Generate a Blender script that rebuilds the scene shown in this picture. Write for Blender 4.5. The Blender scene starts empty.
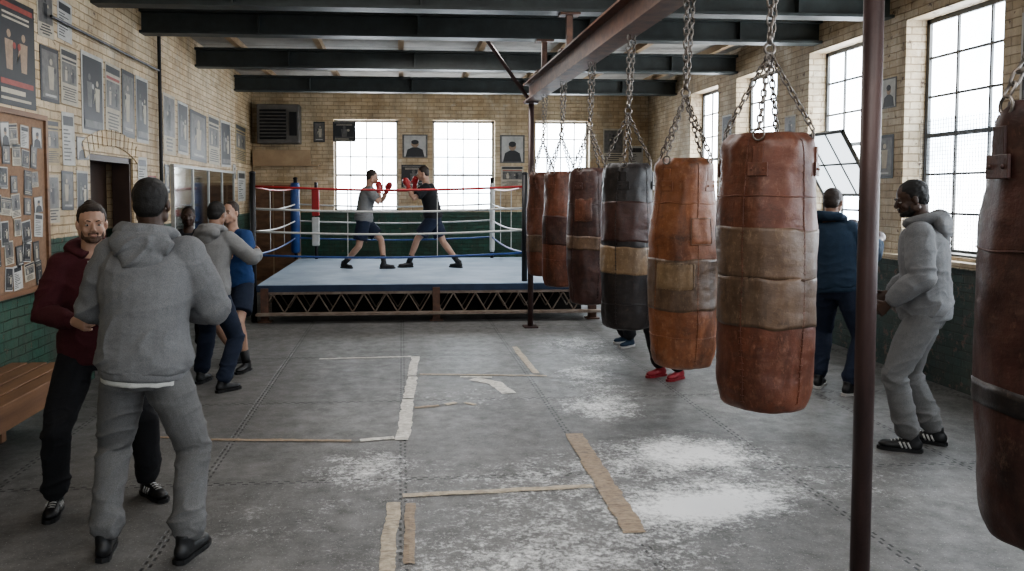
import bpy,bmesh,math,random,time
from mathutils import Vector,Matrix,noise
random.seed(7)
SC=bpy.context.scene
C=SC.collection
V=Vector
# ------------------------------------------------------------ mesh builder
class MB:
    def __init__(s): s.v=[];s.f=[];s.m=[]
    def add(s,vs,fs,m=0):
        o=len(s.v); s.v+= [V(p) for p in vs]
        for f in fs: s.f.append([i+o for i in f]); s.m.append(m)
    def box(s,c,sz,m=0,R=None):
        c=V(c);h=V(sz)/2;vs=[]
        for z in(-1,1):
            for y in(-1,1):
                for x in(-1,1):
                    p=V((x*h.x,y*h.y,z*h.z)); 
                    if R: p=R@p
                    vs.append(c+p)
        s.add(vs,[(0,2,3,1),(4,5,7,6),(0,1,5,4),(2,6,7,3),(0,4,6,2),(1,3,7,5)],m)
    def span(s,a,b,m=0):
        a=V(a);b=V(b); s.box((a+b)/2,b-a,m)
    def tube(s,pts,rad,seg=12,m=0,ref=None,cap=True,closed=False):
        pts=[V(p) for p in pts];n=len(pts)
        if not isinstance(rad,(list,tuple)): rad=[rad]*n
        side=None;vs=[]
        for i,p in enumerate(pts):
            if closed: t=pts[(i+1)%n]-pts[i-1]
            else: t=pts[min(i+1,n-1)]-pts[max(i-1,0)]
            t.normalize()
            r_=ref[i] if isinstance(ref,list) else ref
            if r_ is not None: side=V(r_)
            elif side is None: side=V((0,0,1)) if abs(t.z)<.8 else V((1,0,0))
            side=(side-t*side.dot(t)).normalized(); up=t.cross(side)
            r=rad[i]; rx,ry=(r if isinstance(r,(tuple,list)) else (r,r))
            for k in range(seg):
                a=2*math.pi*k/seg
                vs.append(p+side*math.cos(a)*rx+up*math.sin(a)*ry)
        fs=[]
        for i in range(n if closed else n-1):
            j=(i+1)%n
            for k in range(seg):
                l=(k+1)%seg; fs.append((i*seg+k,i*seg+l,j*seg+l,j*seg+k))
        if cap and not closed:
            fs.append(tuple(range(seg))[::-1]); fs.append(tuple((n-1)*seg+k for k in range(seg)))
        s.add(vs,fs,m)
    def ell(s,c,r,R=None,seg=16,rg=10,m=0):
        c=V(c);vs=[];fs=[]
        def q(p):
            p=V((p[0]*r[0],p[1]*r[1],p[2]*r[2]))
            return c+(R@p if R else p)
        vs.append(q((0,0,-1)))
        for i in range(1,rg):
            a=-math.pi/2+math.pi*i/rg
            for k in range(seg):
                b=2*math.pi*k/seg; vs.append(q((math.cos(a)*math.cos(b),math.cos(a)*math.sin(b),math.sin(a))))
        vs.append(q((0,0,1)));L=len(vs)-1
        for k in range(seg): fs.append((0,1+(k+1)%seg,1+k))
        for i in range(rg-2):
            for k in range(seg):
                a=1+i*seg+k;b=1+i*seg+(k+1)%seg; fs.append((a,b,b+seg,a+seg))
        for k in range(seg):
            fs.append((L,1+(rg-2)*seg+k,1+(rg-2)*seg+(k+1)%seg))
        s.add(vs,fs,m)
    def lathe(s,c,prof,seg=48,m=0,fn=None):
        c=V(c);vs=[];fs=[]
        for (r,z) in prof:
            for k in range(seg):
                a=2*math.pi*k/seg; rr=r+(fn(a,z) if fn and r>.02 else 0)
                vs.append(c+V((math.cos(a)*rr,math.sin(a)*rr,z)))
        n=len(prof)
        for i in range(n-1):
            for k in range(seg):
                l=(k+1)%seg; fs.append((i*seg+k,i*seg+l,(i+1)*seg+l,(i+1)*seg+k))
        s.add(vs,fs,m)
    def chain(s,a,b,ll=.05,r=.0045,m=0,w=.014):
        a=V(a);b=V(b);d=b-a;L=d.length;d.normalize();pitch=ll-2.2*r;n=max(1,int(round(L/pitch)))
        side=V((1,0,0)) if abs(d.x)<.8 else V((0,1,0)); side=(side-d*side.dot(d)).normalized();up=d.cross(side)
        for i in range(n):
            c=a+d*(L*(i+.5)/n); sv=side if i%2 else up
            h=ll/2-w; P=[]
            for k in range(10):
                t=2*math.pi*k/10
                P.append(c+sv*math.cos(t)*w+d*(math.sin(t)*w+(h if math.sin(t)>0 else -h)))
            s.tube(P,r,seg=5,m=m,closed=True,ref=d.cross(sv))
    def build(s,name,mats,parent=None,o=(0,0,0),smooth=False,xf=None,label=None,cat=None,kind=None,group=None,bevel=0):
        me=bpy.data.meshes.new(name); o=V(o)
        vs=[(xf@p if xf else p-o) for p in s.v]
        me.from_pydata([tuple(p) for p in vs],[],s.f)
        if not isinstance(mats,(list,tuple)): mats=[mats]
        for mm in mats: me.materials.append(mm)
        me.polygons.foreach_set('material_index',s.m)
        if smooth: me.polygons.foreach_set('use_smooth',[True]*len(s.f))
        me.update()
        ob=bpy.data.objects.new(name,me);C.objects.link(ob)
        if parent: ob.parent=parent
        else: ob.location=o
        if bevel:
            b=ob.modifiers.new('b','BEVEL');b.width=bevel;b.segments=2;b.limit_method='ANGLE'
        if label: ob['label']=label
        if cat: ob['category']=cat
        if kind: ob['kind']=kind
        if group: ob['group']=group
        return ob
def empty(name,o,label,cat,group=None):
    e=bpy.data.objects.new(name,None);C.objects.link(e);e.location=o;e.empty_display_size=.1
    e['label']=label;e['category']=cat
    if group:e['group']=group
    return e
# ------------------------------------------------------------ materials
class NT:
    def __init__(s,name):
        s.mat=bpy.data.materials.new(name);s.mat.use_nodes=True
        s.t=s.mat.node_tree;s.b=s.t.nodes['Principled BSDF']
        s.pos=s.n('ShaderNodeNewGeometry').outputs['Position']
    def n(s,typ,ins=None,**pr):
        nd=s.t.nodes.new(typ)
        for k,v in pr.items(): setattr(nd,k,v)
        if ins:
            for k,v in ins.items():
                if isinstance(v,bpy.types.NodeSocket): s.t.links.new(v,nd.inputs[k])
                else: nd.inputs[k].default_value=v
        return nd
    def math(s,op,a,b=0.0,c=None,clamp=False):
        i={0:a,1:b}
        if c is not None:i[2]=c
        nd=s.n('ShaderNodeMath',i,operation=op);nd.use_clamp=clamp
        return nd.outputs[0]
    def noise(s,scale,detail=4,rough=.6,vec=None,stretch=None):
        v=vec or s.pos
        if stretch: v=s.n('ShaderNodeMapping',{'Vector':v,'Scale':stretch}).outputs[0]
        return s.n('ShaderNodeTexNoise',{'Vector':v,'Scale':scale,'Detail':detail,'Roughness':rough}).outputs[0]
    def ramp(s,f,a,b,c0=0.,c1=1.):
        return s.n('ShaderNodeMapRange',{'Value':f,'From Min':a,'From Max':b,'To Min':c0,'To Max':c1}).outputs[0]
    def mix(s,f,a,b,mode='MIX'):
        nd=s.n('ShaderNodeMix',data_type='RGBA',blend_type=mode)
        for k,v in ((0,f),(6,a),(7,b)):
            if isinstance(v,bpy.types.NodeSocket): s.t.links.new(v,nd.inputs[k])
            else: nd.inputs[k].default_value=(tuple(v)+(1,))[:4] if k else v
        return nd.outputs[2]
    def set(s,k,v):
        if isinstance(v,bpy.types.NodeSocket): s.t.links.new(v,s.b.inputs[k])
        else: s.b.inputs[k].default_value=v
    def bump(s,h,st=.3,d=.01,prev=None):
        i={'Strength':st,'Distance':d,'Height':h}
        if prev: i['Normal']=prev
        return s.n('ShaderNodeBump',i).outputs[0]
def M(name,col,rough=.7,metal=0,var=.25,scale=12,bump=.15,bs=80,stretch=None,col2=None):
    k=NT(name); f=k.ramp(k.noise(scale,5,stretch=stretch),.3,.7)
    c2=col2 or tuple(c*(1-var) for c in col)
    k.set('Base Color',k.mix(f,col,c2)); k.set('Roughness',rough);k.set('Metallic',metal)
    if bump: k.set('Normal',k.bump(k.noise(bs,3),bump,.004))
    return k.mat
def brickmat(name,upper,lower,peel,split=1.38,worn=.0,wlow=.0):
    k=NT(name)
    g=k.n('ShaderNodeNewGeometry'); sx=k.n('ShaderNodeSeparateXYZ',{0:g.outputs['Position']})
    sn=k.n('ShaderNodeSeparateXYZ',{0:g.outputs['True Normal']})
    ax=k.math('GREATER_THAN',k.math('ABSOLUTE',sn.outputs[0]),.5)
    u=k.math('ADD',k.math('MULTIPLY',ax,sx.outputs[1]),k.math('MULTIPLY',k.math('SUBTRACT',1.0,ax),sx.outputs[0]))
    vec=k.n('ShaderNodeCombineXYZ',{0:u,1:sx.outputs[2],2:0.0}).outputs[0]
    wob=k.n('ShaderNodeTexNoise',{'Vector':k.pos,'Scale':9.0,'Detail':2.0}).outputs[1]
    vec2=k.n('ShaderNodeVectorMath',{0:vec,1:k.n('ShaderNodeVectorMath',{0:wob,'Scale':.012},operation='SCALE').outputs[0]},operation='ADD').outputs[0]
    br=k.n('ShaderNodeTexBrick',{'Vector':vec2,'Color1':(1,1,1,1),'Color2':(.74,.7,.64,1),'Mortar':(.6,.55,.48,1),'Scale':1.0,'Mortar Size':.0065,'Mortar Smooth':.5,'Bias':-.2,'Brick Width':.22,'Row Height':.074})
    n1=k.noise(1.3,6,.65);n2=k.noise(14,5,.7);n3=k.noise(5,6,.7);n7=k.noise(8,8,.8)
    cu=k.mix(k.ramp(n1,.35,.65),upper,tuple(c*q for c,q in zip(upper,(.72,.63,.52))))
    cu=k.mix(k.ramp(k.noise(2.1,7,.75),.55,.68,0,.6),cu,(.70,.65,.54))
    low=k.mix(k.ramp(n3,.4,.75),lower,tuple(c*.4 for c in lower))
    mask=k.ramp(k.math('ADD',sx.outputs[2],k.math('MULTIPLY',n2,.02)),split-.005,split+.005)
    c=k.mix(mask,low,cu)
    c=k.mix(1.0,c,br.outputs[0],'MULTIPLY')
    th=k.math('ADD',k.math('ADD',n7,k.math('MULTIPLY',n2,.35)),k.math('MULTIPLY',k.math('SUBTRACT',1.0,mask),wlow))
    pm=k.ramp(th,.81-worn,.85-worn)
    c=k.mix(pm,c,k.mix(n2,peel,tuple(p*.4 for p in peel)))
    dirt=k.ramp(k.noise(3,7,.75,stretch=(1,1,.3)),.42,.75,0,.62)
    c=k.mix(dirt,c,(.08,.064,.048))
    sp_=k.ramp(k.noise(38,3,.7),.62,.7,0,.5);c=k.mix(sp_,c,(.1,.07,.05))
    k.set('Base Color',c);k.set('Roughness',.62)
    h=k.math('SUBTRACT',k.math('SUBTRACT',k.math('MULTIPLY',n2,.5),br.outputs[1]),k.math('MULTIPLY',pm,.4))
    k.set('Normal',k.bump(h,.8,.012))
    return k.mat
m_brick=brickmat('painted_brick',(.70,.575,.40),(.028,.095,.065),(.3,.19,.13),worn=.015)
m_brickR=brickmat('painted_brick_worn',(.60,.51,.38),(.024,.055,.045),(.2,.12,.09),split=1.1,worn=.04,wlow=.03)
m_steelbeam=M('painted_steel_green_grey',(.05,.06,.058),.5,0,.4,6,.2,40,col2=(.03,.033,.032))
m_rust=M('rusty_rail_steel',(.17,.088,.06),.55,.2,.5,9,.3,60,col2=(.065,.04,.032))
m_truss=M('truss_steel',(.30,.25,.21),.5,.3,.5,9,.2,60,col2=(.17,.12,.09))
m_pole=M('brown_painted_pole',(.08,.046,.042),.42,.1,.5,14,.25,60,stretch=(1,1,.2),col2=(.035,.022,.022))
m_dark=M('black_metal',(.02,.02,.022),.45,.3)
m_chain=M('chain_steel',(.3,.28,.26),.4,.85,.5,30,.2,col2=(.12,.09,.07))
m_wood=M('worn_wood',(.24,.13,.07),.55,0,.4,5,.25,50,stretch=(1,.2,3),col2=(.11,.055,.03))
m_ply=M('plywood',(.42,.3,.18),.6,0,.3,4,.1,col2=(.3,.2,.12))
m_dkwood=M('dark_wood',(.05,.028,.02),.5,0,.4,6,.2)
m_heat=M('heater_enamel',(.15,.135,.12),.5,0,.4,6,.2)
m_frame=M('window_frame_paint',(.1,.1,.095),.5,0,.3,20,.1)
m_frameW=M('white_frame_paint',(.42,.42,.4),.5,0,.3,20,.1)
m_canvas=M('ring_canvas',(.34,.41,.49),.75,0,.25,1.5,.2,30,col2=(.22,.275,.345))
m_navy=M('ring_apron_blue',(.03,.05,.10),.7,0,.4,5,.2,30)
m_red=M('red_vinyl',(.42,.03,.03),.4,0,.3,10,.1)
m_blue=M('blue_vinyl',(.03,.08,.26),.4,0,.3,10,.1)
m_white=M('white_vinyl',(.55,.55,.53),.45,0,.2,10,.1)
m_void=M('recess_shade',(.02,.017,.015),.9)  # near-black colour painted in for shade under the ring
m_cork=M('cork_board',(.27,.17,.11),.9,0,.3,30,.3)
m_paper=M('aged_paper',(.5,.45,.36),.7,0,.3,9,.05)
m_paperW=M('white_paper',(.52,.51,.48),.7,0,.3,9,.05)
m_ink=M('black_ink',(.03,.03,.032),.5,0,.2,20,0)
m_grey=M('grey_print',(.17,.16,.15),.5,0,.6,15,0)
m_redink=M('red_ink',(.3,.06,.045),.5,0,.3,20,0)
m_tan=M('skin_tone_print',(.36,.25,.17),.5,0,.4,25,0)
m_yel=M('yellowed_print',(.4,.31,.17),.6,0,.4,12,0)
def tapemat(n,a,b):
    k=NT(n);f=k.ramp(k.noise(18,6,.8),.4,.62);w=k.noise(60,3,.6,stretch=(.35,1,1))
    c=k.mix(f,a,b);c=k.mix(k.ramp(w,.52,.68,0,.6),c,tuple(q*.45 for q in b));c=k.mix(k.ramp(k.noise(6,5,.8),.56,.7,0,.6),c,(.13,.12,.11))
    k.set('Base Color',c);k.set('Roughness',.6);k.set('Normal',k.bump(w,.6,.006));return k.mat
m_tape=tapemat('tape_cream',(.52,.44,.33),(.34,.28,.21));m_tapeW=tapemat('tape_white',(.72,.69,.64),(.45,.42,.37));m_tapeB=tapemat('tape_brown',(.35,.265,.185),(.23,.17,.12))
m_mirror=NT('mirror_glass');m_mirror.set('Base Color',(.6,.62,.6,1));m_mirror.set('Metallic',1.0);m_mirror.set('Roughness',.08);m_mirror=m_mirror.mat
k=NT('sky_glow_dusty_glass')
g=k.noise(1.1,4,.6); g2=k.noise(5,5,.7)
c=k.mix(k.ramp(g,.4,.65),(.78,.89,1),(.96,.98,1)); 
st=k.ramp(k.math('ADD',g2,k.math('MULTIPLY',g,.6)),.55,.95,7.5,14)
k.set('Base Color',(.3,.3,.3,1));k.set('Roughness',.3);k.set('Emission Color',c);k.set('Emission Strength',st);m_glass=k.mat  # pane emission stands in for skylight, with patchy brightness
# floor
k=NT('worn_rubber_floor');sp=k.n('ShaderNodeSeparateXYZ',{0:k.pos});X,Y=sp.outputs[0],sp.outputs[1]
def seam(a,b,per,off,w):
    tri=k.math('PINGPONG',b,.035); 
    sh=k.math('ADD',k.math('ADD',a,off),k.math('MULTIPLY',k.math('SUBTRACT',k.math('GREATER_THAN',tri,.0175),.5),.03))
    d=k.math('PINGPONG',sh,per/2)
    return k.ramp(d,w*.3,w,1,0)
s1=seam(X,Y,1.2,0.0,.011);s2=seam(Y,X,1.85,-4.83,.011)
sm=k.math('MAXIMUM',s1,s2)
n1=k.noise(.9,6,.65);n2=k.noise(7,6,.75);n3=k.noise(60,4,.7);n4=k.noise(2.2,8,.75)
cell=k.n('ShaderNodeTexWhiteNoise',{'Vector':k.n('ShaderNodeCombineXYZ',{0:k.math('FLOOR',k.math('DIVIDE',X,1.2)),1:k.math('FLOOR',k.math('DIVIDE',k.math('ADD',Y,-4.83),1.85)),2:0.}).outputs[0]},noise_dimensions='3D').outputs[0]
c=k.mix(k.ramp(n1,.3,.7),(.165,.16,.153),(.098,.096,.093))
c=k.mix(k.ramp(n2,.42,.7,0,.7),c,(.056,.054,.052))
c=k.mix(k.ramp(n4,.48,.68,0,.55),c,(.235,.228,.22))
c=k.mix(k.ramp(n3,.55,.75,0,.5),c,(.3,.295,.285))
c=k.mix(k.ramp(k.noise(95,2,.6),.65,.71,0,.8),c,(.5,.49,.48))
c=k.mix(k.ramp(k.noise(40,3,.7),.64,.7,0,.7),c,(.03,.03,.03))
c=k.mix(k.math('MULTIPLY',cell,.4),c,(.08,.078,.075))
c=k.mix(k.math('MULTIPLY',sm,.9),c,(.015,.015,.015))
tot=None
for (x,y,rx,ry,a) in [(1.62,6.3,.34,.34,1.15),(1.95,5.2,.42,.34,1.7),(1.6,4.25,.36,.22,1.7),(1.95,4.4,.32,.22,1.1),(2.0,9.1,.5,.5,.9),(1.75,7.6,.3,.3,.95),(1.3,4.9,.6,.6,.5),(-.25,5.1,.35,.35,.9),(.6,4.6,.8,.6,.5),(2.1,8.2,.35,.3,.8),(1.0,3.7,.8,.5,.55),(1.8,7.0,.3,.5,.65),(2.7,4.6,.7,.6,.5),(.5,6.8,.9,.5,.5),(.4,3.5,.8,.5,.55),(-.8,4.3,.6,.5,.4),(2.9,6.6,.5,.8,.45)]:
    dx=k.math('DIVIDE',k.math('SUBTRACT',X,x),rx);dy=k.math('DIVIDE',k.math('SUBTRACT',Y,y),ry)
    e=k.math('MULTIPLY',k.math('EXPONENT',k.math('MULTIPLY',k.math('ADD',k.math('MULTIPLY',dx,dx),k.math('MULTIPLY',dy,dy)),-1.0)),a)
    tot=e if tot is None else k.math('ADD',tot,e)
nn=k.noise(5.5,10,.85);nf=k.noise(30,6,.8)
ch=k.ramp(k.math('SUBTRACT',k.math('ADD',k.math('MULTIPLY',tot,.5),k.math('ADD',k.math('MULTIPLY',nn,2.2),k.math('MULTIPLY',nf,1.8))),2.28),.02,.55,0,.95)
ch=k.math('MULTIPLY',ch,k.ramp(tot,.06,.6))
c=k.mix(ch,c,(.8,.79,.78))
k.set('Base Color',c);k.set('Roughness',k.ramp(n2,.3,.7,.38,.66))
k.set('Normal',k.bump(k.math('SUBTRACT',k.math('ADD',k.math('MULTIPLY',n2,.5),k.math('MULTIPLY',n3,.2)),sm),.4,.01))
m_floor=k.mat
# ceiling
k=NT('ceiling_boards');br=k.n('ShaderNodeTexBrick',{'Vector':k.pos,'Color1':(.46,.43,.39,1),'Color2':(.36,.34,.31,1),'Mortar':(.08,.07,.06,1),'Scale':1.,'Mortar Size':.012,'Brick Width':2.4,'Row Height':.6})
c=k.mix(k.ramp(k.noise(2,6,.7),.4,.7,0,.6),br.outputs[0],(.17,.15,.12));k.set('Base Color',c);k.set('Roughness',.8);m_ceil=k.mat
def leather(name,c1,c2,c3):
    k=NT(name);n=k.noise(4,7,.7);n2=k.noise(22,6,.75);n3=k.noise(7,5,.7,stretch=(1,1,.25));n5=k.noise(55,3,.8,stretch=(1,1,.4));n6=k.noise(3,6,.8,stretch=(1,1,1.6));n8=k.noise(6,7,.8)
    c=k.mix(k.ramp(n,.35,.68),c1,c2);c=k.mix(k.ramp(n2,.5,.7,0,.6),c,c3);c=k.mix(k.ramp(n3,.48,.68,0,.7),c,tuple(q*.35 for q in c2));c=k.mix(k.ramp(n5,.58,.7,0,.4),c,tuple(min(1,q*1.4) for q in c3));c=k.mix(k.ramp(n6,.56,.68,0,.55),c,(.025,.016,.013))
    c=k.mix(k.ramp(n8,.6,.7,0,.22),c,(.3,.2,.14))
    k.set('Base Color',c);k.set('Roughness',k.ramp(n2,.3,.7,.30,.52))
    b=k.bump(n2,.25,.006);b=k.bump(k.noise(8,4,.55,stretch=(1,1,2.2)),.22,.018,b);k.set('Normal',k.bump(k.noise(140,2),.18,.002,b));return k.mat
L_red=leather('leather_red_brown',(.165,.058,.033),(.085,.032,.021),(.22,.11,.07))
L_or=leather('leather_orange_brown',(.26,.10,.045),(.14,.052,.028),(.31,.16,.09))
L_tan=leather('leather_tan_band',(.155,.096,.06),(.092,.056,.037),(.22,.15,.1))
L_blk=leather('leather_black',(.026,.02,.019),(.014,.012,.013),(.065,.046,.038))
L_mar=leather('leather_maroon',(.075,.03,.024),(.032,.016,.014),(.10,.052,.038))
L_tape=leather('repair_tape',(.28,.19,.11),(.18,.115,.065),(.35,.26,.17))
# ------------------------------------------------------------ room
XL,XR,YB,ZC=-2.9,5.0,16.0,3.9
def wall(name,axis,t0,t1,u0,u1,z0,z1,holes,mat):
    us=sorted({u0,u1}|{h[0] for h in holes}|{h[1] for h in holes});zs=sorted({z0,z1}|{h[2] for h in holes}|{h[3] for h in holes})
    b=MB()
    for i in range(len(us)-1):
        for j in range(len(zs)-1):
            uc=(us[i]+us[i+1])/2;zc=(zs[j]+zs[j+1])/2
            if any(h[0]<uc<h[1] and h[2]<zc<h[3] for h in holes): continue
            if axis=='x': b.span((t0,us[i],zs[j]),(t1,us[i+1],zs[j+1]))
            else: b.span((us[i],t0,zs[j]),(us[i+1],t1,zs[j+1]))
    return b.build(name,mat,kind='structure')
Y0=-2.5
doorh=(7.75,8.95,0,2.12)
wall('wall_left','x',XL-.35,XL,Y0,YB,0,ZC,[doorh],m_brick)
RW=[(-1.9,-.8),(.1,1.2),(2.1,3.2),(4.15,5.35),(6.35,7.65),(8.35,9.55),(10.4,11.7),(12.4,13.6)]  # first four lie out of view, added for the light they give
wall('wall_right','x',XR,XR+.35,Y0,YB,0,ZC,[(a,b,1.17,3.46) for a,b in RW],m_brickR)
BW=[(-1.33,-.06),(.62,1.87),(2.68,3.8)]
wall('wall_back','y',YB,YB+.35,XL-.35,XR+.35,0,ZC,[(a,b,1.38,3.2) for a,b in BW],m_brick)
b=MB();b.span((XL-.35,Y0,-.1),(XR+.35,YB+.35,0));b.build('floor',m_floor,kind='structure')
b=MB();b.span((XL-.35,Y0,ZC),(XR+.35,YB+.35,ZC+.1));b.build('ceiling',m_ceil,kind='structure')
b=MB();b.span((XR-.1,3.9,0),(XR,7.9,1.08));b.span((XR-.14,3.9,1.08),(XR,7.9,1.14));b.build('trim_1',m_brickR,kind='structure')
wn=[0]
def window(axis,t,u0,u1,z0,z1,cols,rows,mat,bar=.022):
    wn[0]+=1;b=MB();w=.045;d=.05
    def bx(a0,a1,c0,c1,dd=d):
        if axis=='x': b.span((t-dd/2,a0,c0),(t+dd/2,a1,c1))
        else: b.span((a0,t-dd/2,c0),(a1,t+dd/2,c1))
    bx(u0,u0+w,z0,z1);bx(u1-w,u1,z0,z1);bx(u0,u1,z0,z0+w);bx(u0,u1,z1-w,z1)
    for i in range(1,cols):
        u=u0+(u1-u0)*i/cols
        bx(u-bar/2,u+bar/2,z0,z1,.03)
    for j in range(1,rows):
        z=z0+(z1-z0)*j/rows; bb=bar*(2 if j in(rows//2,) else 1)
        bx(u0,u1,z-bb/2,z+bb/2,.034)
    if axis=='x': b.span((t-.2,u0,z0-.0),(t,u1,z0+.02))
    else: b.span((u0,t-.2,z0),(u1,t,z0+.02))
    ob=b.build('window_%d'%wn[0],mat,kind='structure')
    g=MB()
    if axis=='x': g.span((t+.006,u0,z0),(t+.010,u1,z1))
    else: g.span((u0,t+.006,z0),(u1,t+.010,z1))
    gl=g.build('glass',m_glass,parent=ob);gl['kind']='structure'
    return ob
wins=[window('x',XR+.24,a,bb,1.17,3.46,3,6,m_frame) for a,bb in RW]
for a,bb in BW: window('y',YB+.2,a,bb,1.38,3.2,4,5,m_frameW)
def sash(y0,y1,zb,zt,out,par):
    b=MB();R=Matrix.Rotation(math.radians(-out),3,'Y');piv=V((XR+.2,0,zb));w=y1-y0;h=zt-zb
    def bx(ya,yb,za,zb_,th=.035):
        c=R@V((0,0,(za+zb_)/2));b.box((piv.x+c.x,(ya+yb)/2,piv.z+c.z),(th,yb-ya,zb_-za),0,R)
    bx(y0,y0+.03,0,h);bx(y1-.03,y1,0,h);bx(y0,y1,0,.03);bx(y0,y1,h-.03,h)
    for i in(1,2): bx(y0+w*i/3-.01,y0+w*i/3+.01,0,h,.02)
    bx(y0,y1,h/2-.01,h/2+.01,.02)
    ob=b.build('window_sash',m_frame,parent=par,label='open tilted steel window sash with glass panes',kind='structure')
    g=MB();c=R@V((0,0,h/2));g.box((piv.x+c.x,(y0+y1)/2,piv.z+c.z),(.004,w-.04,h-.04),0,R)
    k=NT('glowing_sash_glass');k.set('Base Color',(.75,.8,.82,1));k.set('Roughness',.25);k.set('Emission Color',(.85,.93,1,1));k.set('Emission Strength',2.0)  # sash panes are given a glow in place of daylight
    q=g.build('glass',k.mat,parent=ob);q['kind']='structure'
sash(8.4,9.5,1.72,2.55,30,wins[5])
b=MB()
for i in range(35): b.box((XR+.17,6.38+i*.037,1.85),(.003,.003,1.25))
for i in range(34): b.box((XR+.17,7.0,1.23+i*.037),(.003,1.28,.003))
b.build('window_guard',m_dark,o=(XR+.17,7.0,1.2),label='fine square wire mesh guard over lower window panes',cat='window guard')
# doorway
b=MB();b.span((XL-.33,7.75,0),(XL-.28,8.95,2.12));dr=b.build('door_1',m_dkwood,kind='structure')
b=MB()
for z in(.25,1.15):
    for y in(7.9,8.42): b.span((XL-.28,y,z),(XL-.268,y+.4,z+.72))
b.build('door_panel',m_dkwood,parent=dr)
b=MB();b.tube([(XL-.27,8.82,1.0),(XL-.22,8.82,1.0),(XL-.22,8.74,1.0)],.01,8);b.build('door_handle',m_chain,parent=dr)
b=MB();b.span((XL-.2,7.75,0),(XL-.02,7.81,2.12));b.span((XL-.2,8.89,0),(XL-.02,8.95,2.12));b.span((XL-.2,7.75,2.06),(XL-.02,8.95,2.12));b.build('trim_2',m_dkwood,kind='structure')
b=MB()
for i in range(13):
    t=(i-6)/6;a=t*.42
    b.box((XL+.003,8.35+math.sin(a)*1.75,2.2+(math.cos(a)-1)*1.75*.9+.1),(.02,.1,.16),0,Matrix.Rotation(-a,3,'X'))
b.build('trim_3',m_brick,kind='structure')
for y in(14.4,11.75,9.35,7.95):
    b=MB();z0=3.53
    b.box((1.05,y,z0+.015),(7.9,.2,.03));b.box((1.05,y,z0+.255),(7.9,.2,.03));b.box((1.05,y,z0+.135),(7.9,.03,.22))
    for x in(-1.6,.2,2.2,4.0): b.box((x,y,z0+.135),(.02,.19,.22))
    b.build('ceiling_beam',m_steelbeam,o=(1.05,y,z0),label='dark green-grey steel beam spanning the ceiling',cat='beam',group='ceiling beams')
for i in range(7):
    x=-2.3+i*1.15
    b=MB();b.span((x-.04,4.0,3.81),(x+.04,15.9,3.9));b.build('ceiling_joist',m_ply,o=(x,10,3.81),label='pale timber joist resting on the steel beams',cat='joist',group='ceiling joists')
# rail for the bags
RX=1.67;RZ=2.92
b=MB();b.span((RX-.09,1.0,RZ),(RX+.09,10.4,RZ+.02));b.span((RX-.09,1.0,RZ+.22),(RX+.09,10.4,RZ+.24));b.span((RX-.01,1.0,RZ+.02),(RX+.01,10.4,RZ+.22))
b.build('bag_rail',m_rust,o=(RX,5.7,RZ),label='rusty brown steel rail carrying the heavy bags',cat='beam')
for y in(7.95,9.35):
    b=MB();b.box((RX,y,(RZ+.24+3.53)/2),(.06,.06,3.53-RZ-.24));b.box((RX,y,RZ+.25),(.2,.16,.02));b.box((RX,y,3.52),(.2,.16,.02))
    b.build('rail_hanger',m_rust,o=(RX,y,3.2),label='short steel hanger between rail and ceiling beam',cat='bracket',group='rail hangers')
b=MB();b.tube([(.98,10.25,3.85),(RX-.05,10.25,RZ+.05)],.025,8);b.box((.95,10.25,3.88),(.16,.12,.03))
b.build('diagonal_brace',m_pole,o=(1.3,10.25,3.3),label='slanting steel brace from ceiling to rail end',cat='brace')
def pole(y,lab,r=.037):
    b=MB();b.tube([(RX,y,0),(RX,y,RZ)],r,20)
    p=b.build('support_pole',m_pole,o=(RX,y,0),smooth=True,label=lab,cat='pole')
    b=MB();b.box((RX,y,.01),(.18,.18,.02));b.build('base_plate',m_pole,parent=p,o=(RX,y,0))
    b=MB();b.box((RX,y,RZ-.011),(.16,.16,.02));b.build('top_plate',m_pole,parent=p,o=(RX,y,0))
pole(10.27,'brown painted steel pole standing before the boxing ring');pole(2.745,'brown painted steel pole among the heavy bags',.034)
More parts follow.
